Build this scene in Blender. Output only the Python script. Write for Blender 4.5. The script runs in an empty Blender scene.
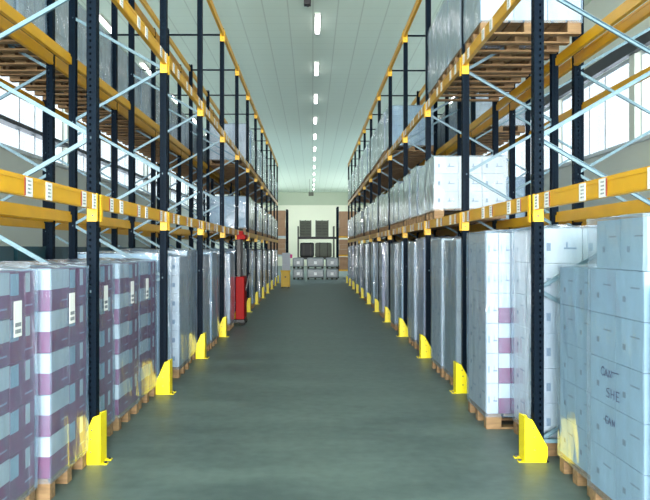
import bpy, bmesh, math, random
from mathutils import Vector
random.seed(11)
SC = bpy.context.scene
COL = SC.collection

# ------------------------------------------------------------------ materials
def srgb(r, g, b):
    def f(c):
        c /= 255.0
        return c/12.92 if c <= 0.04045 else ((c+0.055)/1.055)**2.4
    return (f(r), f(g), f(b), 1.0)

def newmat(name):
    m = bpy.data.materials.new(name); m.use_nodes = True
    nt = m.node_tree
    return m, nt, nt.nodes['Principled BSDF'], nt.nodes['Material Output']

def mat(name, col, rough=.5, metal=0.0, var=0.0, scale=6.0, stretch=(1,1,1), bump=0.0, spec=None):
    m, nt, b, out = newmat(name)
    b.inputs['Roughness'].default_value = rough
    b.inputs['Metallic'].default_value = metal
    if spec is not None: b.inputs['Specular IOR Level'].default_value = spec
    if var or bump:
        tc = nt.nodes.new('ShaderNodeTexCoord'); mp = nt.nodes.new('ShaderNodeMapping')
        mp.inputs['Scale'].default_value = stretch
        nz = nt.nodes.new('ShaderNodeTexNoise'); nz.inputs['Scale'].default_value = scale
        nz.inputs['Detail'].default_value = 4
        nt.links.new(tc.outputs['Object'], mp.inputs[0]); nt.links.new(mp.outputs[0], nz.inputs['Vector'])
        rp = nt.nodes.new('ShaderNodeValToRGB')
        c = col
        rp.color_ramp.elements[0].position = .3; rp.color_ramp.elements[1].position = .7
        rp.color_ramp.elements[0].color = tuple(x*(1-var) for x in c[:3])+(1,)
        rp.color_ramp.elements[1].color = tuple(min(1, x*(1+var)) for x in c[:3])+(1,)
        nt.links.new(nz.outputs['Fac'], rp.inputs[0]); nt.links.new(rp.outputs[0], b.inputs['Base Color'])
        if bump:
            bp = nt.nodes.new('ShaderNodeBump'); bp.inputs['Strength'].default_value = bump
            bp.inputs['Distance'].default_value = .01
            nt.links.new(nz.outputs['Fac'], bp.inputs['Height']); nt.links.new(bp.outputs[0], b.inputs['Normal'])
    else:
        b.inputs['Base Color'].default_value = col
    return m

M = {}
M['navy']   = mat('navy_paint', srgb(3,18,32), .5, 0, .12, 5, spec=.06)
M['yellow'] = mat('beam_yellow', srgb(222,164,8), .42, 0, .07, 4)
M['connector'] = mat('connector_yellow', srgb(232,180,8), .42)
M['guard']  = mat('guard_yellow', srgb(255,228,6), .38, 0, .05, 6)
M['galv']   = mat('galvanised', srgb(104,134,150), .42, .0, .12, 14)
M['bolt']   = mat('bolt_steel', srgb(70,72,74), .4, .7)
M['wood']   = mat('pallet_wood', srgb(140,111,79), .8, 0, .3, 5, (1,6,6), .2)
M['white']  = mat('carton_white', srgb(188,197,208), .6, 0, .03, 8)
M['bluewhite'] = mat('carton_bluewhite', srgb(150,180,204), .6, 0, .05, 8)
M['paleblue'] = mat('carton_paleblue', srgb(150,182,210), .6, 0, .06, 8)
M['grey']   = mat('carton_grey', srgb(138,148,154), .6, 0, .06, 6)
M['lilac']  = mat('carton_lilac', srgb(154,152,176), .6, 0, .06, 6)
M['purple'] = mat('carton_purple', srgb(122,34,92), .5, 0, .06, 8)
M['print']  = mat('carton_print', srgb(92,100,112), .7)
M['faint']  = mat('faint_print', srgb(116,136,158), .7)
M['ink']    = mat('marker_ink', srgb(62,76,106), .6)
M['band']   = mat('carton_white_band', srgb(190,203,216), .6, 0, .04, 8)
M['sticker']= mat('sticker_white', srgb(240,240,240), .5)
M['stickerred'] = mat('sticker_red_edge', srgb(150,50,30), .5)
M['cardboard'] = mat('cardboard', srgb(178,140,108), .8, 0, .08, 6)
M['tealwrap'] = mat('dark_teal_wrap', srgb(22,62,74), .35, 0, .25, 5)
M['black']  = mat('black_paint', srgb(18,20,24), .5)
M['rubber'] = mat('rubber', srgb(26,26,26), .8)
M['red']    = mat('truck_red', srgb(150,12,12), .6, 0, .05, 5, spec=.2)
M['crate']  = mat('crate_grey', srgb(92,94,82), .7, 0, .12, 10)
M['darkload'] = mat('dark_load', srgb(58,56,50), .7, 0, .3, 4)
M['silver'] = mat('silver_film', srgb(138,144,147), .42, .2, .1, 7, (1,1,1), .5)
M['binyellow'] = mat('bin_yellow', srgb(214,172,10), .5, 0, .06, 5)
M['magenta'] = mat('magenta_sheet', srgb(214,60,140), .6)
M['wall']   = mat('wall_panel', srgb(206,214,206), .7, 0, .03, .8)
M['farwall']= mat('wall_far', srgb(236,238,218), .7, 0, .02, .5)
M['header'] = mat('wall_header', srgb(184,196,174), .7, 0, .02, .5)
M['darkframe'] = mat('dark_frame', srgb(20,26,38), .5)
M['lightframe'] = mat('light_frame', srgb(196,206,210), .5)
M['lamphouse'] = mat('lamp_housing', srgb(210,212,206), .5)

def two_sided_ior(nt, fr, n):
    # a thin sheet mirrors alike from both of its sides
    ge = nt.nodes.new('ShaderNodeNewGeometry'); mr = nt.nodes.new('ShaderNodeMapRange')
    mr.inputs[3].default_value = n; mr.inputs[4].default_value = 1/n
    nt.links.new(ge.outputs['Backfacing'], mr.inputs[0]); nt.links.new(mr.outputs[0], fr.inputs[0])
def film(name, haze, tint, rough=.13, bumpk=.25):
    m, nt, b, out = newmat(name); nt.nodes.remove(b)
    N = nt.nodes.new; L = nt.links.new
    tc = N('ShaderNodeTexCoord'); mp = N('ShaderNodeMapping'); mp.inputs['Scale'].default_value = (2.6, 2.6, .55)
    L(tc.outputs['Object'], mp.inputs[0])
    oi = N('ShaderNodeObjectInfo'); ad = N('ShaderNodeVectorMath'); ad.operation = 'ADD'
    cm = N('ShaderNodeCombineXYZ'); mu = N('ShaderNodeMath'); mu.operation = 'MULTIPLY'; mu.inputs[1].default_value = 37
    L(oi.outputs['Random'], mu.inputs[0]); L(mu.outputs[0], cm.inputs[0]); L(mu.outputs[0], cm.inputs[1])
    L(mp.outputs[0], ad.inputs[0]); L(cm.outputs[0], ad.inputs[1])
    nz = N('ShaderNodeTexNoise'); nz.inputs['Scale'].default_value = 3.2; nz.inputs['Detail'].default_value = 5
    nz.inputs['Distortion'].default_value = .6
    L(ad.outputs[0], nz.inputs['Vector'])
    mr = N('ShaderNodeMapRange'); mr.inputs[1].default_value = .3; mr.inputs[2].default_value = .75
    mr.inputs[3].default_value = haze*.55; mr.inputs[4].default_value = haze*1.5
    L(nz.outputs['Fac'], mr.inputs[0])
    bp = N('ShaderNodeBump'); bp.inputs['Strength'].default_value = bumpk; bp.inputs['Distance'].default_value = .02
    L(nz.outputs['Fac'], bp.inputs['Height'])
    tr = N('ShaderNodeBsdfTransparent'); tr.inputs[0].default_value = (.97,.98,.99,1)
    df = N('ShaderNodeBsdfDiffuse'); df.inputs[0].default_value = tint
    gl = N('ShaderNodeBsdfGlossy'); gl.inputs['Roughness'].default_value = rough
    gl.inputs[0].default_value = (1,1,1,1)
    L(bp.outputs[0], gl.inputs['Normal'])
    m1 = N('ShaderNodeMixShader'); L(mr.outputs[0], m1.inputs[0]); L(tr.outputs[0], m1.inputs[1]); L(df.outputs[0], m1.inputs[2])
    fr = N('ShaderNodeFresnel'); L(bp.outputs[0], fr.inputs['Normal']); two_sided_ior(nt, fr, 1.5)
    m2 = N('ShaderNodeMixShader'); L(fr.outputs[0], m2.inputs[0]); L(m1.outputs[0], m2.inputs[1]); L(gl.outputs[0], m2.inputs[2])
    L(m2.outputs[0], out.inputs[0])
    return m
M['film'] = film('stretch_film', .25, srgb(150,180,212), .08, .45)
M['filmthin'] = film('thin_stretch_film', .14, srgb(176,198,220), .1, .15)

def glass():
    m, nt, b, out = newmat('window_glass'); nt.nodes.remove(b)
    tr = nt.nodes.new('ShaderNodeBsdfTransparent'); gl = nt.nodes.new('ShaderNodeBsdfGlossy')
    gl.inputs['Roughness'].default_value = .02
    fr = nt.nodes.new('ShaderNodeFresnel'); two_sided_ior(nt, fr, 1.25)
    mx = nt.nodes.new('ShaderNodeMixShader')
    nt.links.new(fr.outputs[0], mx.inputs[0]); nt.links.new(tr.outputs[0], mx.inputs[1]); nt.links.new(gl.outputs[0], mx.inputs[2])
    nt.links.new(mx.outputs[0], out.inputs[0]); return m
M['glass'] = glass()

def emit(name, col, s):
    m, nt, b, out = newmat(name)
    b.inputs['Base Color'].default_value = col
    b.inputs['Emission Color'].default_value = col; b.inputs['Emission Strength'].default_value = s
    return m
M['tube'] = emit('lamp_diffuser', (1.0,.97,1.0,1), 7.0)

def floor_mat():
    m, nt, b, out = newmat('floor_concrete'); N = nt.nodes.new; L = nt.links.new
    tc = N('ShaderNodeTexCoord')
    n1 = N('ShaderNodeTexNoise'); n1.inputs['Scale'].default_value = .7; n1.inputs['Detail'].default_value = 6
    n2 = N('ShaderNodeTexNoise'); n2.inputs['Scale'].default_value = 9; n2.inputs['Detail'].default_value = 5
    mp = N('ShaderNodeMapping'); mp.inputs['Scale'].default_value = (1, 2.4, 1)
    L(tc.outputs['Object'], mp.inputs[0]); L(mp.outputs[0], n1.inputs['Vector']); L(tc.outputs['Object'], n2.inputs['Vector'])
    ad = N('ShaderNodeMath'); ad.operation = 'MULTIPLY_ADD'; ad.inputs[1].default_value = .45
    L(n2.outputs['Fac'], ad.inputs[0]); L(n1.outputs['Fac'], ad.inputs[2])
    rp = N('ShaderNodeValToRGB'); e = rp.color_ramp.elements
    e[0].position = .5; e[0].color = srgb(70,86,88); e[1].position = .9; e[1].color = srgb(100,116,115)
    L(ad.outputs[0], rp.inputs[0]); L(rp.outputs[0], b.inputs['Base Color'])
    mr = N('ShaderNodeMapRange'); mr.inputs[3].default_value = .36; mr.inputs[4].default_value = .6
    L(n1.outputs['Fac'], mr.inputs[0]); L(mr.outputs[0], b.inputs['Roughness'])
    b.inputs['Specular IOR Level'].default_value = .4
    return m
M['floor'] = floor_mat()

def ceil_mat():
    m, nt, b, out = newmat('ceiling_panels'); N = nt.nodes.new; L = nt.links.new
    tc = N('ShaderNodeTexCoord'); sp = N('ShaderNodeSeparateXYZ'); L(tc.outputs['Object'], sp.inputs[0])
    def seam(sock, period, width, amt):
        d = N('ShaderNodeMath'); d.operation = 'DIVIDE'; d.inputs[1].default_value = period; L(sock, d.inputs[0])
        f = N('ShaderNodeMath'); f.operation = 'FRACT'; L(d.outputs[0], f.inputs[0])
        l = N('ShaderNodeMath'); l.operation = 'LESS_THAN'; l.inputs[1].default_value = width/period; L(f.outputs[0], l.inputs[0])
        k = N('ShaderNodeMath'); k.operation = 'MULTIPLY'; k.inputs[1].default_value = amt; L(l.outputs[0], k.inputs[0])
        return k.outputs[0]
    a = seam(sp.outputs[0], .58, .03, .28); c = seam(sp.outputs[1], .6, .03, .13)
    s = N('ShaderNodeMath'); s.operation = 'MAXIMUM'; L(a, s.inputs[0]); L(c, s.inputs[1])
    mx = N('ShaderNodeMix'); mx.data_type = 'RGBA'
    mx.inputs['A'].default_value = srgb(212,232,217); mx.inputs['B'].default_value = srgb(124,140,128)
    L(s.outputs[0], mx.inputs['Factor']); L(mx.outputs['Result'], b.inputs['Base Color'])
    b.inputs['Roughness'].default_value = .7
    return m
M['ceil'] = ceil_mat()

# ------------------------------------------------------------------ mesh helper
class MB:
    def __init__(self): self.v = []; self.f = []; self.mi = []; self.mats = []
    def _m(self, m):
        if m not in self.mats: self.mats.append(m)
        return self.mats.index(m)
    def hexa(self, p, m):
        i = self._m(m); n = len(self.v); self.v += [tuple(q) for q in p]
        for q in ((0,3,2,1),(4,5,6,7),(0,1,5,4),(1,2,6,5),(2,3,7,6),(3,0,4,7)):
            self.f.append(tuple(n+a for a in q)); self.mi.append(i)
    def box(self, x0, x1, y0, y1, z0, z1, m):
        if x0 > x1: x0, x1 = x1, x0
        if y0 > y1: y0, y1 = y1, y0
        if z0 > z1: z0, z1 = z1, z0
        self.hexa([(x0,y0,z0),(x1,y0,z0),(x1,y1,z0),(x0,y1,z0),(x0,y0,z1),(x1,y0,z1),(x1,y1,z1),(x0,y1,z1)], m)
    def bar(self, a, b, w, t, m, up=(0,1,0)):
        a = Vector(a); b = Vector(b); d = (b-a).normalized(); u = Vector(up)
        s = d.cross(u).normalized(); u = s.cross(d).normalized()
        p = []
        for e in (a, b):
            for (i, j) in ((-1,-1),(1,-1),(1,1),(-1,1)): p.append(e + s*(w/2*i) + u*(t/2*j))
        self.hexa(p, m)
    def prism(self, poly, axis, c0, c1, m):      # poly in the two other axes
        i = self._m(m); n = len(self.v); k = len(poly)
        def P(a, b, c):
            return {'x':(c,a,b),'y':(a,c,b),'z':(a,b,c)}[axis]
        for c in (c0, c1):
            for (a, b) in poly: self.v.append(P(a, b, c))
        self.f.append(tuple(range(n, n+k))[::-1]); self.f.append(tuple(range(n+k, n+2*k))); self.mi += [i, i]
        for q in range(k):
            r = (q+1) % k
            self.f.append((n+q, n+r, n+k+r, n+k+q)); self.mi.append(i)
    def cyl(self, a, b, r, m, n=16):
        a = Vector(a); b = Vector(b); d = (b-a).normalized()
        u = d.orthogonal().normalized(); w = d.cross(u)
        i = self._m(m); s = len(self.v)
        for e in (a, b):
            for k in range(n):
                t = 2*math.pi*k/n; self.v.append(tuple(e + u*math.cos(t)*r + w*math.sin(t)*r))
        self.f.append(tuple(range(s, s+n))[::-1]); self.f.append(tuple(range(s+n, s+2*n))); self.mi += [i, i]
        for k in range(n):
            q = (k+1) % n; self.f.append((s+k, s+q, s+n+q, s+n+k)); self.mi.append(i)
    def mesh(self, name, bevel=0):
        me = bpy.data.meshes.new(name); me.from_pydata(self.v, [], self.f)
        for m in self.mats: me.materials.append(m)
        me.polygons.foreach_set('material_index', self.mi)
        bm = bmesh.new(); bm.from_mesh(me)
        bmesh.ops.recalc_face_normals(bm, faces=bm.faces)
        if bevel: bmesh.ops.bevel(bm, geom=list(bm.edges), offset=bevel, segments=2, affect='EDGES', profile=.5)
        bm.to_mesh(me); bm.free(); me.update()
        return me
    def obj(self, name, parent=None, loc=(0,0,0), bevel=0):
        return put(name, self.mesh(name, bevel), parent, loc)

def put(name, me, parent=None, loc=(0,0,0), rz=0):
    o = bpy.data.objects.new(name, me); COL.objects.link(o)
    o.location = loc; o.rotation_euler = (0,0,rz)
    if parent: o.parent = parent
    return o
def tag(o, label, cat, group=None):
    o['label'] = label; o['category'] = cat
    if group: o['group'] = group
    return o
def thing(name, loc, label, cat, group=None, rz=0):
    o = bpy.data.objects.new(name, None); COL.objects.link(o); o.empty_display_size = .2
    o.location = loc; o.rotation_euler = (0,0,rz)
    return tag(o, label, cat, group)
def struct(o): o['kind'] = 'structure'; return o

ORD = ['first','second','third','fourth','fifth','sixth','seventh','eighth','ninth','tenth','eleventh','twelfth','thirteenth']

# ------------------------------------------------------------------ layout numbers (metres; y runs down the aisle)
H = 1.67
PITCH = 2.8
U0 = {-1: 5.874, 1: 5.937}              # first upright in view
XF = {-1: 1.72, 1: 1.785}               # centre of the aisle-side uprights
XR = {-1: 2.77, 1: 2.82}                # rear uprights
XF2 = {-1: 3.03, 1: 3.08}               # rack standing back to back
XR2 = {-1: 4.08, 1: 4.13}
LEV = (2.10, 3.915, 5.83)               # top of the load beams
BH = .12
TOP = 5.87
NB = 12
def U(s, k): return U0[s] + PITCH*(k-1) # k = 0 is beside the camera

# ------------------------------------------------------------------ pallet racks
def upright_mesh():
    m = MB(); P = M['navy']; w, d, t = .09, .075, .004
    # profile: two perforated sides across the aisle, perforated face to the aisle
    n = int(TOP/.05)
    for sy in (-1, 1):
        y0 = sy*w/2; y1 = y0 - sy*t
        m.box(-d/2, -.012+.012, y0, y1, 0, TOP, P)
        m.box(.014, d/2, y0, y1, 0, TOP, P)
        for k in range(n):
            m.box(0, .014, y0, y1, k*.05, k*.05+.03, P)
        m.box(d/2-t, d/2, sy*w/2, sy*(w/2-.018), 0, TOP, P)
    for (a, b) in ((-w/2+t, -.03), (-.018, .018), (.03, w/2-t)):
        m.box(-d/2, -d/2+t, a, b, 0, TOP, P)
    for k in range(n):
        for (a, b) in ((-.03,-.018), (.018,.03)):
            m.box(-d/2, -d/2+t, a, b, k*.05, k*.05+.028, P)
    m.box(-d/2-.03, d/2+.03, -w/2-.03, w/2+.03, 0, .006, P)
    return m.mesh('upright')
UPR = upright_mesh()

def beam_mesh():
    m = MB(); P = M['yellow']; L = PITCH-.09-.004
    m.box(-.022, .022, -L/2, L/2, -BH, -.035, P)
    m.box(-.022, .008, -L/2, L/2, -.035, 0, P)
    m.box(-.026, -.022, -L/2, L/2, -.028, -.006, P)
    m.box(-.026, -.022, -L/2, L/2, -BH+.008, -BH+.03, P)
    return m.mesh('load_beam')
BEAM = beam_mesh()
def conn_mesh():
    m = MB(); P = M['connector']
    m.box(-.05, .038, -.006, 0, -.215, 0, P)
    m.box(-.05, -.044, -.04, .0, -.215, 0, P)
    for z in (-.05, -.11, -.17): m.cyl((-.006,-.006,z), (-.006,-.011,z), .008, M['bolt'], 8)
    return m.mesh('beam_connector')
CONN = conn_mesh()
def sticker_mesh():
    m = MB()
    m.box(-.0015, .0015, -.054, .054, -.057, .055, M['sticker'])
    r = random.Random(3)
    for i in range(4):
        z = .036 - i*.023
        for j in range(3):
            y = -.028 + j*.02
            m.box(-.0022, -.0012, y, y+r.uniform(.008,.015), z-.006, z+.004, M['print'])
    return m.mesh('location_label')
STK = sticker_mesh()
def stickerred_mesh():
    m = MB(); m.box(-.0016, .0016, -.008, .008, -.052, .052, M['stickerred']); return m.mesh('label_edge')
STR = stickerred_mesh()

def brace_nodes():
    out = []; z = .15; f = True
    while z + .6 < 4.6:
        out.append((f, z, z+.6)); f = not f; z += .6
    return out
def frame_meshes(depth):
    """cross bars of one frame and the list of its diagonals, local x from the front upright to the rear one (0..depth)"""
    bars = []
    for z in (.15, TOP-.12):
        m = MB(); m.bar((.03,0,z), (depth-.03,0,z), .03, .03, M['galv'] if z < 1 else M['navy']); bars.append(m.mesh('cross_bar'))
    dia = []
    for (f, z0, z1) in brace_nodes():
        q = MB(); a = (.0,.0,z0) if f else (depth,0,z0); b = (depth,0,z1) if f else (0,0,z1)
        w = .032
        # C-profile strut
        A = Vector(a); B = Vector(b)
        q.bar(A+Vector((0,.012,0)), B+Vector((0,.012,0)), w, .003, M['galv'])
        d = (B-A).normalized(); s = d.cross(Vector((0,1,0))).normalized()
        for sg in (-1, 1):
            q.bar(A+s*(sg*(w/2-.0015)), B+s*(sg*(w/2-.0015)), .003, .026, M['galv'])
        dia.append(q.mesh('diagonal_brace'))
    alld = MB()
    for z in (.15,): alld.bar((.03,0,z), (depth-.03,0,z), .03, .03, M['galv'] if z < 1 else M['navy'])
    for (f, z0, z1) in brace_nodes():
        a = (.0,.0,z0) if f else (depth,0,z0); b = (depth,0,z1) if f else (0,0,z1)
        alld.bar(a, b, .032, .026, M['galv'])
    return bars, dia, alld.mesh('frame_bracing')

def rack(s, xf, xr, label, front):
    root = thing('pallet_rack', (s*xf, U(s,0), 0), label, 'pallet rack', 'long pallet racks beside the aisle')
    depth = xr-xf
    bars, dia, alld = frame_meshes(depth)
    flip = 0 if s > 0 else math.pi      # local +x points away from the aisle
    for k in range(NB+1):
        y = k*PITCH
        up = put('upright', UPR, root, (0, y, 0), flip)
        put('upright', UPR, root, (s*depth, y, 0), math.pi-flip)
        if k <= 7 and front:
            for q in bars: put('cross_bar', q, up)
            for q in dia: put('diagonal_brace', q, up)
        else:
            put('frame_bracing', alld, root, (0, y, 0), flip)
            for q in bars[1:]: put('cross_bar', q, up)
    for k in range(NB):
        yc = k*PITCH + PITCH/2
        for li, z in enumerate(LEV):
            fb = put('load_beam', BEAM, root, (-s*.022, yc, z), flip)
            rb = put('load_beam', BEAM, root, (s*(depth+.022), yc, z), math.pi-flip)
            if front and k <= 8 and not (li == 2 and k < 2):
                e = PITCH/2-.045
                # the beam object is turned for the left rack, so its own +y runs towards the camera there
                for sg in (-1, 1):
                    c = put('beam_connector', CONN, fb, (.016, sg*(e-.001), 0))
                    if sg < 0: c.scale.y = -1
            if front and k <= 5 and li < 2:
                for f in (.13, .245, .48, .60, .86, .955):
                    yy = (f-.5)*PITCH
                    if s < 0: yy = -yy
                    l = put('location_label', STK, fb, (-.0275, yy, -.064), 0)
                    if f in (.13, .48, .86) and li == 0:
                        e2 = put('label_edge', STR, fb, (-.0275, yy + (.06 if s < 0 else -.06), -.064))
                        e2['label'] = 'thin red strip at the edge of a location label'
    return root
rack(-1, XF[-1], XR[-1], 'long navy and yellow pallet rack lining the left side of the aisle', True)
rack(1, XF[1], XR[1], 'long navy and yellow pallet rack lining the right side of the aisle', True)
rack(-1, XF2[-1], XR2[-1], 'navy and yellow pallet rack backing onto the left aisle rack, by the windows', False)
rack(1, XF2[1], XR2[1], 'navy and yellow pallet rack backing onto the right aisle rack, by the windows', False)

# ------------------------------------------------------------------ column guards
def guard_mesh(wl, h):
    m = MB(); P = M['guard']
    # local: aisle face at x=0, wings run to +x, open towards the rack
    m.box(0, .008, -.085, .085, 0.0, h, P)
    for sg in (-1, 1):
        y0 = sg*.085; y1 = sg*.077
        m.prism([(0,0),(wl-.01,0),(wl,.05),(wl,.12),(.06,h-.02),(0,h)], 'y', min(y0,y1), max(y0,y1), P)
    m.box(-.047, .008, -.085, -.03, 0, .008, P)
    m.box(-.047, .008, .03, .085, 0, .008, P)
    return m.mesh('guard_shell', .002)
GU = {-1: guard_mesh(.17, .39), 1: guard_mesh(.18, .355)}
def bolts_mesh():
    m = MB()
    for y in (-.058, .058):
        m.cyl((-.03,y,.008), (-.03,y,.022), .011, M['bolt'], 6)
    return m.mesh('anchor_bolt')
def rivet_mesh():
    m = MB()
    for (x, z) in ((.08,.1),(.08,.2),(.07,.27)):
        for sg in (-1, 1): m.cyl((x, sg*.084, z), (x, sg*.0875, z), .007, M['bolt'], 8)
    return m.mesh('plate_hole')
BO = bolts_mesh(); RI = rivet_mesh()
for s in (-1, 1):
    sn = 'left' if s < 0 else 'right'
    for k in range(1, NB+1):
        g = thing('column_guard', (s*(XF[s]-(.085 if s < 0 else .125)), U(s,k), 0),
                  f'yellow column guard at the foot of the {ORD[k-1]} {sn} rack upright from the camera',
                  'column guard', f'yellow column guards along the {sn} rack', 0 if s > 0 else math.pi)
        put('guard_shell', GU[s], g)
        if k <= 5: put('anchor_bolt', BO, g); put('plate_hole', RI, g)

# ------------------------------------------------------------------ wrapped pallet loads
CACHE = {}
def pallet_mesh(w, d):                   # local x: depth 0..d away from the aisle, y 0..w along the aisle
    key = ('p', round(w,3), round(d,3))
    if key in CACHE: return CACHE[key]
    m = MB(); W = M['wood']; r = random.Random(int(w*1000+d*77))
    for i in range(3):
        y = [0, w/2-.05, w-.1][i]
        m.box(0, d, y, y+.1, 0, .02, W)
        for x in (0, d/2-.07, d-.14): m.box(x, x+.14, y+r.uniform(0,.004), y+.1, .02, .1, W)
    for x in (0, d/2-.07, d-.14): m.box(x, x+.14, 0, w, .1, .12, W)
    n = 7; bw = d/n
    for i in range(n): m.box(i*bw+.012, (i+1)*bw-.012, 0, w, .12, .142, W)
    CACHE[key] = m.mesh('wooden_pallet'); return CACHE[key]

def carton_mesh(kind, dx, dy, dz):
    key = (kind, round(dx,3), round(dy,3), round(dz,3))
    if key in CACHE: return CACHE[key]
    m = MB(); g = .003
    x0, x1, y0, y1 = g, dx-g, g, dy-g; t = .0012
    if kind in ('striped', 'patch'):
        zc = dz*.52
        if kind == 'striped':
            m.box(x0, x1, y0, y1, g*.5, zc, M['purple']); m.box(x0, x1, y0, y1, zc, dz-g*.5, M['band'])
        else:                                # mostly purple on the long side, white band on the ends
            m.box(x0, x1, y0, y1, g*.5, dz-g*.5, M['purple'])
            m.box(x0+.002, x1-.002, y0-t, y1+t, zc, dz-g, M['band'])
            m.box(x0-t, x1+t, y0+dy*.2, y0+dy*.38, zc, dz-.01, M['band'])
            m.box(x0-t, x1+t, y0+dy*.66, y1-.004, zc-.01, dz-.01, M['bluewhite'])
        m.box(x0-t, x1+t, y0+dy*.1, y0+dy*.4, dz*.2, dz*.24, M['lilac'])
    else:
        c = M[kind]
        m.box(x0, x1, y0, y1, g*.5, dz-g*.5, c)
        if kind in ('white', 'bluewhite', 'paleblue', 'grey', 'lilac'):
            # printed marks: a small square and two short lines of print on each face
            for (xa, xb) in ((x0-t, x0), (x1, x1+t)):
                m.box(xa, xb, y0+dy*.62, y0+dy*.72, dz*.34, dz*.46, M['faint'])
                m.box(xa, xb, y0+dy*.15, y0+dy*.45, dz*.64, dz*.67, M['faint'])
            for (ya, yb) in ((y0-t, y0), (y1, y1+t)):
                m.box(x0+dx*.14, x0+dx*.24, ya, yb, dz*.35, dz*.58, M['faint'])
                m.box(x0+dx*.55, x0+dx*.85, ya, yb, dz*.40, dz*.45, M['faint'])
                m.box(x0+dx*.6, x0+dx*.64, ya, yb, dz*.45, dz*.6, M['faint'])
    me = m.mesh('carton'); CACHE[key] = me; return me

def layer_mesh(kind, nx, ny, dx, dy, dz):
    key = ('L', kind, nx, ny, round(dx,3), round(dy,3), round(dz,3))
    if key in CACHE: return CACHE[key]
    m = MB()
    for i in range(nx):
        for j in range(ny):
            if kind == 'striped':
                m.box(i*dx+.004, (i+1)*dx-.004, j*dy+.004, (j+1)*dy-.004, .002, dz*.52, M['purple'])
                m.box(i*dx+.004, (i+1)*dx-.004, j*dy+.004, (j+1)*dy-.004, dz*.52, dz-.002, M['band'])
            else:
                m.box(i*dx+.004, (i+1)*dx-.004, j*dy+.004, (j+1)*dy-.004, .002, dz-.002, M[kind])
    CACHE[key] = m.mesh('carton_layer'); return CACHE[key]

def wrap_mesh(w, d, h, fm, var):
    key = ('w', round(w,2), round(d,2), round(h,2), fm, var)
    if key in CACHE: return CACHE[key]
    r = random.Random(hash((round(w*100), round(d*100), round(h*100), var)) & 0xffff)
    bm = bmesh.new(); bmesh.ops.create_cube(bm, size=1)
    bmesh.ops.delete(bm, geom=[f for f in bm.faces if f.normal.z < -.5], context='FACES')
    bmesh.ops.subdivide_edges(bm, edges=list(bm.edges), cuts=5, use_grid_fill=True)
    g = .014
    for v in bm.verts:
        x, y, z = v.co.x+.5, v.co.y+.5, v.co.z+.5
        out = Vector((v.co.x if abs(v.co.x) > .49 else 0, v.co.y if abs(v.co.y) > .49 else 0, v.co.z if v.co.z > .49 else 0))
        v.co = Vector((-g + x*(d+2*g), -g + y*(w+2*g), -.03 + z*(h+g+.03))) + out*r.uniform(-.010, .008)
        if z > .99 and (0.01 < x < .99) and (.01 < y < .99): v.co.z += r.uniform(0, .03)
    for f in bm.faces: f.smooth = False
    me = bpy.data.meshes.new('stretch_wrap'); bm.to_mesh(me); bm.free(); me.materials.append(M[fm])
    CACHE[key] = me; return me

def barcode_mesh():
    if 'bc' in CACHE: return CACHE['bc']
    m = MB(); m.box(-.001, .001, -.06, .06, -.108, .108, M['sticker'])
    r = random.Random(5)
    for z in (-.035, -.075):
        y = -.045
        while y < .035:
            wd = r.uniform(.004, .012); m.box(-.0018, .0018, y, y+wd, z-.012, z+.012, M['print']); y += wd + .005
    CACHE['bc'] = m.mesh('barcode_label'); return CACHE['bc']

def load(s, x, y, z, w, d, layers, lh, kind, label, group, detail=False, fm='film', nx=3, ny=2, inset=(), var=0, stickers=()):
    """x: distance of the aisle face from the aisle centre, y: near side; local x runs away from the aisle"""
    root = thing('wrapped_pallet', (s*x, y if s > 0 else y+w, z+.003), label, 'pallet of cartons', group, 0 if s > 0 else math.pi)
    put('wooden_pallet', pallet_mesh(w, d), root)
    dx, dy = d/nx, w/ny; zz = .143
    kinds = kind if isinstance(kind, (list, tuple)) else [kind]*layers
    for l in range(layers):
        ins = inset[l] if l < len(inset) else 0
        h = lh[l] if isinstance(lh, (list, tuple)) else lh
        if detail:
            for i in range(nx):
                for j in range(ny):
                    kd = kinds[l]
                    if kd == 'split': kd = 'white' if i == 0 else 'striped'
                    if kd == 'mixed':      # near column banded, far column mostly purple
                        near = (j == 0) if s > 0 else (j == ny-1)
                        kd = 'striped' if near else 'patch'
                    dd = (w-2*ins)/ny
                    me = carton_mesh(kd, (d-ins)/nx, dd, h)
                    put('carton', me, root, (ins + i*(d-ins)/nx, ins + j*dd, zz))
        else:
            kd = 'striped' if kinds[l] == 'mixed' else kinds[l]
            put('carton_layer', layer_mesh(kd, nx, ny, dx, dy, h), root, (0,0,zz))
        zz += h + .001
    if fm is None: return root
    wr = put('stretch_wrap', wrap_mesh(w, d, zz-.143, fm, var), root, (0,0,.143)); wr['label'] = 'clear stretch film round the cartons'
    for (yy, hz) in stickers:
        o = put('barcode_label', barcode_mesh(), root, (-.018-.004, (w-yy) if s < 0 else yy, hz)); o['label'] = 'white barcode sticker'
    return root

POSN = ['nearest third', 'middle', 'far third']
def where(s, k, i):
    bay = ['bay nearest camera', 'first full bay', 'second full bay', 'third full bay', 'fourth full bay', 'fifth full bay', 'sixth full bay',
           'seventh full bay', 'eighth full bay', 'ninth full bay', 'tenth full bay', 'eleventh full bay'][k]
    return f'{bay}, {POSN[i]}'
def py(s, k, i): return U(s,k) + .09 + .9*i

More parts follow.
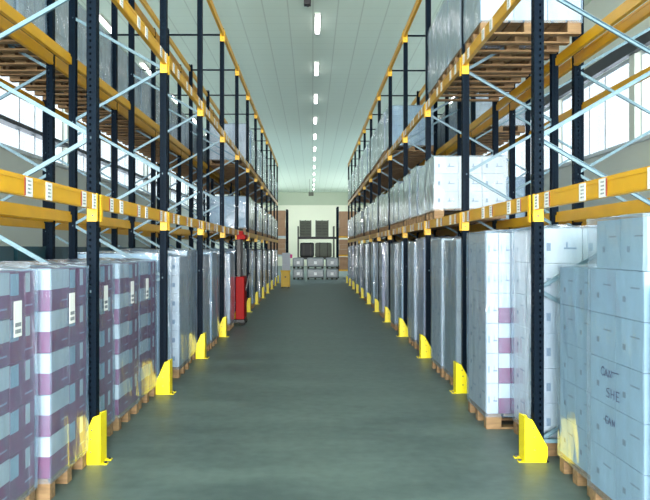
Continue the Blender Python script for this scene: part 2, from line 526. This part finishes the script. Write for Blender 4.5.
# --- left, on the floor
LX = {(0,1):1.80,(0,2):1.738,(1,0):1.80,(1,1):1.775,(1,2):1.79,(2,0):1.80,(2,1):1.72,(2,2):1.77,(4,0):1.74,(4,1):1.68}
rr = random.Random(4)
for k in range(NB):
    for i in range(3):
        if (k, i) in ((0,0), (4,2)): continue
        x = LX.get((k,i), (1.70,1.67,1.77)[i] + rr.uniform(-.015,.015))
        st = ()
        if k <= 1:
            kind = 'mixed'; desc = 'purple and white banded cartons'; n, lh = 5, .276
            st = [({(0,1):.46,(0,2):.39,(1,0):.49,(1,1):.44,(1,2):.26}[(k,i)], 1.245)]
        else:
            kind = ['white','bluewhite','white'][(k*2+i) % 3]; n, lh = 6, rr.choice((.236,.243,.248))
            desc = {'white':'white cartons','bluewhite':'pale blue-white cartons',}[kind]
        load(-1, x, py(-1,k,i), 0, .80, 1.02, n, lh, kind,
             f'film-wrapped {desc}, left rack floor, {where(-1,k,i)}',
             'wrapped pallets on the floor under the left rack', detail=k <= 2, fm='film', var=(k+i) % 3, stickers=st)
# --- left, first and second shelf
for k in range(6, NB):
    for i in range(3):
        kind = ['bluewhite','white','white'][(k+i) % 3]
        load(-1, 1.70+rr.uniform(0,.04), py(-1,k,i), LEV[0], .80, 1.08, 4, rr.choice((.19,.205,.21)), kind,
             f'film-wrapped pale cartons, left rack lower shelf, {where(-1,k,i)}', 'wrapped pallets on the lower left shelf', var=i)
        load(-1, 1.70+rr.uniform(0,.04), py(-1,k,i), LEV[1], .80, 1.08, 4, rr.choice((.20,.225,.235)), ['white','bluewhite'][(k+i) % 2],
             f'film-wrapped pale cartons, left rack upper shelf, {where(-1,k,i)}', 'wrapped pallets on the upper left shelf', var=i)

# --- right, on the floor
RX = {(1,0):1.835,(1,1):1.61,(1,2):1.83,(2,0):1.70,(2,1):1.68,(2,2):1.83}
load(1, 1.84, py(1,0,0), 0, .8, 1.05, 5, .262, 'paleblue', 'low film-wrapped pallet of pale blue cartons, nearest the camera on the right',
     'wrapped pallets on the floor under the right rack', detail=True, fm='filmthin')
p2 = load(1, 1.82, py(1,0,1)-.02, 0, .8, 1.05, 6, [.279]*5+[.305], ['paleblue']*5+['bluewhite'],
     'tall film-wrapped pallet of blue-white cartons with dark handwriting, near right',
     'wrapped pallets on the floor under the right rack', detail=True, fm='filmthin', nx=3, ny=2, inset=(0,0,0,0,0,.03))
load(1, 1.865, 4.985, 0, .66, 1.05, 5, .277, 'paleblue', 'low blue-white wrapped pallet beside the first right upright',
     'wrapped pallets on the floor under the right rack', detail=True, fm='filmthin', var=1)
for k in range(1, NB):
    for i in range(3):
        x = RX.get((k,i), (1.74,1.70,1.82)[i] + rr.uniform(-.015,.015))
        n, lh = 6, rr.choice((.27,.275,.28)); kind = ['white','lilac','white','bluewhite','grey'][(k*2+i) % 5]; desc = 'pale cartons'
        if (k,i) == (1,0): kind, desc, lh = 'white', 'white printed cartons', .281
        if (k,i) == (1,1): kind, desc, lh = ['split','split','split','split','white','white'], 'white and purple cartons with white top', .278
        if (k,i) == (1,2): kind, desc = 'white', 'white cartons'
        load(1, x, py(1,k,i), 0, .8, 1.02, n, lh, kind, f'film-wrapped {desc}, right rack floor, {where(1,k,i)}',
             'wrapped pallets on the floor under the right rack', detail=k <= 2, var=(k+i) % 3, nx=9 if (k,i) == (1,1) else 3)
# --- right, lower shelf
for k in range(2, NB):
    for i in range(3):
        if k == 2 and i < 2: continue
        first = (k == 2)
        n = 3 if first else rr.choice((3,4)); lh = .245 if first else rr.choice((.18,.19,.2))*(4/n)
        load(1, 1.73+(0 if first else rr.uniform(0,.05)), py(1,k,i), LEV[0], .8, 1.02, n, lh, 'white' if first or i != 1 else 'grey',
             'big white carton stack with faint print, first load on the lower right shelf' if first else
             f'film-wrapped pale cartons, right rack lower shelf, {where(1,k,i)}', 'wrapped pallets on the lower right shelf', detail=k <= 3, fm='filmthin' if first else 'film', var=i)
# --- right, upper shelf
for k in [1,2]+list(range(5, NB)):
    for i in range(3):
        if k == 1 and i < 2: continue
        load(1, 1.74+rr.uniform(0,.04), py(1,k,i), LEV[1], .8, 1.05, 4, .225, 'white' if k < 4 else ['white','grey','bluewhite'][(k+i) % 3],
             f'film-wrapped pale cartons, right rack upper shelf, {where(1,k,i)}', 'wrapped pallets on the upper right shelf', var=i)
# --- racks behind
for k in range(0, 10):
    for i in range(3):
        load(-1, 3.05, py(-1,k,i), LEV[1], .8, 1.0, 4, .2, 'white',
             f'film-wrapped grey cartons, left back rack upper shelf, {where(-1,k,i)}', 'wrapped pallets on the rack behind, upper left', var=i)
for k in range(4, 10):
    for i in range(3):
        load(1, 3.10, py(1,k,i), LEV[1], .8, 1.0, 4, .2, 'white',
             f'film-wrapped grey cartons, right back rack upper shelf, {where(1,k,i)}', 'wrapped pallets on the rack behind, upper right', var=i)
        load(1, 3.10, py(1,k,i), LEV[0], .8, 1.0, 4, .2, 'bluewhite',
             f'film-wrapped pale cartons, right back rack lower shelf, {where(1,k,i)}', 'wrapped pallets on the rack behind, lower right', var=i)
for k in range(0, 4):
    for i in range(3):
        load(-1, 3.05, py(-1,k,i), 0, .8, 1.0, 5, .31, 'tealwrap',
             f'dark teal wrapped pallet, left back rack floor, {where(-1,k,i)}', 'dark teal pallets on the floor behind the left rack', fm=None, var=i)

# handwriting on the near right pallet (a part of that pallet)
def scribble():
    m = MB(); K = M['ink']; x = -.019
    def st(pts):
        for a, b in zip(pts[:-1], pts[1:]): m.bar((x,a[0],a[1]), (x,b[0],b[1]), 0.006, .002, K, up=(1,0,0))
    def word(z, y, parts, k):
        for p in parts: st([(y - a*k, z + b*k) for a, b in p])
    word(.885, .56, [[(.9,.9),(.5,1.1),(.0,.8),(-.1,.3),(.4,0),(.8,.1)], [(1.0,0),(1.5,.9),(2.0,0)], [(1.2,.4),(1.8,.4)], [(2.3,.0),(2.4,.9),(3.0,.1),(3.1,.9)], [(3.3,.8),(5.2,.9)]], .05)
    word(.765, .48, [[(.8,1.0),(.1,.9),(.1,.6),(.8,.4),(.7,0),(0,.05)], [(1.3,1),(1.3,0)], [(2.1,1),(2.1,0)], [(1.3,.5),(2.1,.5)], [(3.5,1),(2.7,1),(2.7,0),(3.5,.05)], [(2.7,.5),(3.3,.5)]], .055)
    word(.60, .50, [[(.9,.9),(.3,1.0),(.0,.5),(.4,0),(.8,.1)], [(1.0,0),(1.5,.9),(2.0,0)], [(1.2,.4),(1.8,.4)], [(2.4,.0),(2.5,.9),(3.1,.1),(3.2,.9)]], .045)
    return m
h = scribble().obj('handwriting', p2); h['label'] = 'dark marker scribble'

# ------------------------------------------------------------------ red stacker truck parked in a left bay
def stacker():
    ox, oy = -1.475, 16.24
    t = thing('stacker_truck', (ox, oy, 0), 'red pedestrian stacker truck with dark mast parked in a gap of the left rack', 'stacker truck')
    m = MB(); m.box(0,-.19, 0,.62, .14,1.07, M['red']); m.obj('truck_body', t, bevel=.02)
    m = MB(); m.box(.01,-.2, -.01,.63, .07,.14, M['black']); m.obj('chassis', t, bevel=.008)
    for y in (.03, .53):
        m = MB(); m.box(-.08,-.165, y,y+.07, .1,1.88, M['black']); m.obj('mast_rail', t, bevel=.004)
    m = MB()
    for z in (1.2,1.5,1.75): m.box(-.1,-.15, .1,.53, z,z+.05, M['black'])
    m.cyl((-.12,.31,1.07), (-.12,.31,1.85), .03, M['bolt'], 12); m.box(-.105,-.115,.1,.53,1.07,1.85,M['black']); m.obj('lift_cylinder', t)
    m = MB(); m.box(.02,-.165, -.02,.64, 1.88,1.98, M['red']); m.box(-.03,-.12, .0,.2, 1.98,2.06, M['red']); m.obj('mast_crosshead', t, bevel=.01)
    m = MB(); m.bar((0,.31,.75), (.09,.31,1.12), .04,.04, M['black']); m.bar((.09,.2,1.13), (.09,.42,1.13), .03,.03, M['rubber'], up=(0,0,1)); m.obj('tiller_handle', t, bevel=.004)
    for y in (.08, .40):
        m = MB(); m.box(-.2,-1.2, y,y+.14, .05,.1, M['black']); m.obj('fork', t, bevel=.006)
    for (x, y) in ((-.05,.06),(-.05,.5),(-1.1,.12),(-1.1,.44)):
        r = .07 if x > -.5 else .04
        m = MB(); m.cyl((x,y,r), (x,y+.07,r), r, M['rubber'], 20); m.obj('wheel', t)
stacker()

# ------------------------------------------------------------------ things at the far end of the aisle
def far_end():
    # yellow steel box with a white carton stack on top
    y = 32.0
    t = thing('steel_box', (-1.15, y, 0), 'yellow steel box on the floor at the far end of the left rack', 'box')
    m = MB(); m.box(-.19,.19, 0,.5, .05,.74, M['binyellow']); m.box(-.21,.21,-.02,.52,.70,.76,M['binyellow']); m.obj('box_body', t, bevel=.012)
    m = MB()
    for x in (-.18,.1): m.box(x,x+.08, .02,.48, 0,.05, M['black'])
    m.obj('foot', t)
    m = MB(); m.box(-.03,.03,-.012,0,.45,.5,M['black']); m.obj('latch', t)
    t = thing('carton_stack', (-1.12, y, .76), 'white carton stack standing on the yellow steel box', 'cartons')
    for i in range(3):
        m = MB(); m.box(-.17+.01*(i%2),.17, .02,.46, i*.25,i*.25+.245, M['white']); m.obj('carton', t, bevel=.006)
    m = MB(); m.box(.175,.26,.1,.3,.52,.68,M['magenta']); m.box(.17,.175,.1,.3,.5,.7,M['magenta']); o = m.obj('side_packet', t); o['label'] = 'magenta packet'
    # short racks beyond both long ones
    for s in (-1, 1):
        sn = 'left' if s < 0 else 'right'; y0 = 43.0; xa = 1.46
        hgt = 3.95 if s < 0 else 4.1
        t = thing('end_rack', (s*xa, y0, 0), f'short dark rack holding brown cartons beyond the end of the {sn} rack', 'pallet rack', 'short racks beyond the aisle')
        for dx in (0, 1.25):
            for dy in (0, 1.0):
                m = MB(); m.box(s*dx-.06, s*dx+.06, dy-.05, dy+.05, 0, hgt, M['navy']); m.obj('upright', t)
        for z in ((1.35, 2.42) if s < 0 else (.5, 1.35, 2.42)):
            for dy in (-.02, 1.02):
                m = MB(); m.box(s*.06, s*1.19, dy-.02, dy+.02, z-.1, z, M['yellow'] if s > 0 else M['lightframe']); m.obj('load_beam', t)
            m = MB()
            for q in range(8): m.box(s*(.09+q*.14), s*(.2+q*.14), -.0, 1.0, z, z+.02, M['wood'])
            m.obj('shelf_board', t)
        rows = [(2.44,1.45,'tall brown carton'), (1.37,.9,'brown carton')] if s < 0 else [(2.44,1.4,'tall brown carton'), (1.37,.85,'brown carton'), (.52,.7,'brown carton')]
        for n, (z, hh, nm) in enumerate(rows):
            lev = ['topmost', 'second', 'lowest'][n]
            b = thing('brown_carton_stack', (s*(xa+.1), y0+.05, z+.004), f'{nm} stack on the {lev} shelf of the short rack at the {sn} end', 'cartons', f'brown cartons at the {sn} end')
            c = 3
            for q in range(c):
                m = MB(); m.box(s*.01*(q%2), s*1.0, 0, .9, q*hh/c, (q+1)*hh/c-.01, M['cardboard']); m.box(s*.01*(q%2)-s*.002, s*1.0, .42,.48, q*hh/c+.01, (q+1)*hh/c-.012, M['cardboard']); m.obj('carton', b, bevel=.006)
    # low cross rack against the far end
    y0 = 42.2
    t = thing('cross_rack', (-.8, y0, 0), 'low dark rack standing across the end of the aisle', 'rack')
    for x in (0, 2.02):
        for dy in (0, .9):
            m = MB(); m.box(x-.04, x+.04, dy-.04, dy+.04, 0, 2.96, M['crate']); m.obj('upright', t)
    for z in (1.2, 2.36):
        for dy in (-.03, .93):
            m = MB(); m.box(.0, 2.02 if z < 2 else 2.2, dy-.02, dy+.02, z-.12, z, M['black']); m.obj('load_beam', t)
        m = MB()
        for q in range(5): m.box(.04, 1.98, .02+q*.18, .16+q*.18, z-.02, z+.005, M['darkload']); 
        m.obj('shelf_board', t)
    for (x0, x1, nm) in ((-.72,-.05,'left'), (.18,.92,'right')):
        c = thing('storage_crate', ((x0+x1)/2, y0+.1, 2.367), f'dark slatted crate on top of the low cross rack, {nm} of the pair', 'crate', 'crates on the cross rack')
        w = x1-x0; m = MB()
        for q in range(6): m.box(-w/2, w/2, 0, .03, q*.155, q*.155+.135, M['crate']); m.box(-w/2, w/2, .67,.7, q*.155, q*.155+.135, M['crate']); m.box(-w/2,-w/2+.03, .0,.7, q*.155,q*.155+.135,M['crate']); m.box(w/2-.03,w/2,.0,.7,q*.155,q*.155+.135,M['crate'])
        m.obj('slatted_side', c)
        m = MB(); m.box(-w/2+.04, w/2-.04, .04,.66, .02,.9, M['darkload']); m.obj('crate_filling', c)
        m = MB()
        for x in (-w/2, -.03, w/2-.06): m.box(x, x+.06, -.02, .0, 0, .93, M['crate'])
        m.obj('corner_post', c)
    for (x0, x1, nm, mm) in ((-.7,.1,'blackish','black'), (.16,1.1,'grey-brown','crate')):
        c = thing('wrapped_bale', ((x0+x1)/2, y0+.08, 1.206), f'{nm} bundle on the lower shelf of the cross rack', 'bundle')
        w = x1-x0; m = MB(); m.box(-w/2, w/2, 0,.7, 0,.82, M[mm]); m.obj('bale_body', c, bevel=.09)
        m = MB()
        for x in (-w*.25, w*.22): m.box(x, x+.05, -.006,.706, -.0,.828, M['darkload'])
        m.obj('strap', c)
    # silver bundles
    n = 0
    names = [('left','lower'),('middle','lower'),('right','lower'),('left','upper'),('middle','upper'),('right','upper')]
    for row in range(2):
        for (x0, x1) in ((-1.08,-.46), (-.3,.64), (.74,1.42)):
            a, b = names[n]; n += 1
            c = thing('silver_bundle', ((x0+x1)/2, 40.9, row*.6), f'silver film-wrapped bundle, {a} of the three in the {b} row before the cross rack', 'bundle', 'silver bundles at the end of the aisle')
            w = x1-x0; m = MB(); m.box(-w/2, w/2, 0,.9, .09,.59, M['silver']); m.obj('bundle_body', c, bevel=.07)
            m = MB()
            for x in (-w/2+.03, -.05, w/2-.13): m.box(x, x+.1, .05,.85, 0,.1, M['wood'] if row == 9 else M['darkload'])
            m.obj('skid', c)
            m = MB(); m.box(-.08, .08, -.004,.02, .24,.4, M['sticker']); m.obj('painted_highlight', c)  # white patch painting the bright highlight onto the bundle's front
far_end()

# ------------------------------------------------------------------ building
XW, YA, YB, CH = 6.3, -14.0, 74.0, 7.27
SILL, HEAD = 3.78, 5.5
m = MB(); m.box(-XW-.3, XW+.3, YA-12, YB+.3, -.15, 0, M['floor']); struct(m.obj('floor'))
m = MB(); m.box(-XW-.3, XW+.3, YA-.3, YB+.3, CH, CH+.2, M['ceil']); struct(m.obj('ceiling'))
BAY = 4.6; WY0 = 14.7 - 4*BAY
nwin = 0
for s in (-1, 1):
    sn = 'left' if s < 0 else 'right'
    xa, xb = s*XW, s*(XW+.3)
    m = MB(); m.box(xa, xb, YA-.3, YB+.3, 0, SILL, M['wall']); m.box(xa, xb, YA-.3, YB+.3, HEAD, CH, M['wall'])
    ys = [WY0 + q*BAY for q in range(17) if WY0+q*BAY < YB]
    for y in ys: m.box(xa-s*.03, xb, y-.13, y+.13, SILL, HEAD, M['wall'])
    m.box(xa, xb, YA-.3, WY0+.1, SILL, HEAD, M['wall']); m.box(xa, xb, ys[-1], YB+.3, SILL, HEAD, M['wall'])
    struct(m.obj('wall_'+sn))
    for a, b in zip(ys[:-1], ys[1:]):
        nwin += 1
        y0, y1 = a+.13, b-.13
        m = MB(); xm = s*(XW+.12); F = M['lightframe']
        m.box(xm-.03, xm+.03, y0, y1, SILL, SILL+.07, F); m.box(xm-.03, xm+.03, y0, y1, HEAD-.07, HEAD, F)
        for y in (y0, y0+(y1-y0)*.34, y0+(y1-y0)*.55, y1-.06): m.box(xm-.03, xm+.03, y, y+.06, SILL+.07, HEAD-.07, F)
        if s < 0: m.box(xm-.035, xm+.2, y0, y1, 4.27, 4.36, M['darkframe'])
        w = struct(m.obj(f'window_{nwin}'))
        g = MB(); g.box(xm-.004, xm+.004, y0+.02, y1-.02, SILL+.03, HEAD-.03, M['glass']); struct(g.obj('window_pane', w))
    m = MB(); m.box(xa, s*(XW-.06), YA, YB, SILL-.06, SILL, M['lightframe']); struct(m.obj('trim_1' if s < 0 else 'trim_2'))
    if s > 0:
        m = MB(); m.box(xa, s*(XW-.12), YA, YB, HEAD-.02, HEAD+.24, M['darkframe']); struct(m.obj('trim_3'))
m = MB(); m.box(-XW, XW, YB, YB+.3, 0, 6.1, M['farwall']); m.box(-XW, XW, YB, YB+.3, 6.1, CH, M['header'])
struct(m.obj('wall_far'))
m = MB(); m.box(-XW, XW, YB-.08, YB, 6.0, 6.14, M['header']); struct(m.obj('trim_4'))
m = MB(); m.box(-XW, -4.2, YA-.3, YA, 0, CH, M['wall']); m.box(4.2, XW, YA-.3, YA, 0, CH, M['wall']); m.box(-4.2, 4.2, YA-.3, YA, 5.2, CH, M['wall'])
struct(m.obj('wall_back'))

# ceiling lamps
lm = MB(); lm.box(-.075,.075,-.76,.76,-.05,0,M['lamphouse']); LH = lm.mesh('lamp_housing', .006)
lm = MB(); lm.box(-.055,.055,-.72,.72,-.085,-.05,M['tube']); LT = lm.mesh('lamp_diffuser', .01)
for (x, rn) in ((.13,'middle'), (-5.1,'left'), (5.2,'right')):
    for k in range(-2, 12):
        if rn == 'right' and k < -1: continue
        y = 18.5 + 4.61*k
        lab = f'{ORD[k+2] if k+2 < 13 else "farthest"} ceiling lamp from the camera in the {rn} row of lamps' if k < 0 or rn != 'middle' else \
              f'{ORD[k]} ceiling lamp over the aisle, counted down from the top of the photo'
        t = thing('ceiling_lamp', (x, y, CH), lab, 'ceiling lamp', f'ceiling lamps of the {rn} row')
        put('lamp_housing', LH, t); put('lamp_diffuser', LT, t)
t = thing('ceiling_junction_box', (-.1, 16.9, CH), 'small dark box under the ceiling, above the first lamp in view', 'box')
m = MB(); m.box(-.09,.07,-.1,.1,-.1,0,M['black']); m.obj('box_body', t, bevel=.01)
m = MB(); m.cyl((0,0,-.1),(0,0,-.13),.025,M['bolt'],10); m.obj('cable_gland', t)
t = thing('hanging_sign', (-.1, 60, CH), 'small dark sign hanging from the ceiling at the far end', 'sign')
m = MB(); m.box(-.2,.2,-.02,.02,-1.35,-1.05,M['crate']); m.obj('sign_panel', t)
m = MB(); m.cyl((-.12,0,-1.05),(-.12,0,0),.012,M['bolt'],8); m.cyl((.12,0,-1.05),(.12,0,0),.012,M['bolt'],8); m.obj('hanger_rod', t)

# ------------------------------------------------------------------ light
w = bpy.data.worlds.new('sky'); SC.world = w; w.use_nodes = True
bg = w.node_tree.nodes['Background']; bg.inputs[0].default_value = (.80,.90,1.0,1); bg.inputs[1].default_value = 1.5

def area(name, loc, rot, sx, sy, power, col):
    l = bpy.data.lights.new(name, 'AREA'); l.shape = 'RECTANGLE'; l.size = sx; l.size_y = sy; l.energy = power; l.color = col
    o = bpy.data.objects.new(name, l); COL.objects.link(o); o.location = loc; o.rotation_euler = rot
    return o
# daylight through the open dock door behind the camera
area('dock_daylight', (0, YA-.35, 2.6), (math.radians(90),0,0), 8.2, 5.0, 10500, (1.0,.98,.95))
# daylight through the window bands
for s in (-1, 1):
    for q in range(4):
        y0 = -3 + q*19
        area('window_daylight', (s*(XW+.5), y0+9.5, (SILL+HEAD)/2), (0, math.radians(90)*s, 0), HEAD-SILL+.2, 19, (360, 520, 850, 1450)[q], (.78,.90,1.0) if q < 3 else (.95,.98,1.0))

# ------------------------------------------------------------------ camera
cd = bpy.data.cameras.new('camera'); cam = bpy.data.objects.new('camera', cd); COL.objects.link(cam)
cam.location = (0, 0, H); cam.rotation_euler = (math.radians(90), 0, 0)
cd.sensor_fit = 'HORIZONTAL'; cd.sensor_width = 36; cd.lens = 749/650*36
cd.shift_x = (325-312.3)/650; cd.shift_y = -1/650
cd.clip_start = .05; cd.clip_end = 300
SC.camera = cam
vs = SC.view_settings
vs.view_transform = 'Standard'; vs.look = 'None'; vs.gamma = 1; vs.use_curve_mapping = False; vs.exposure = 0.0
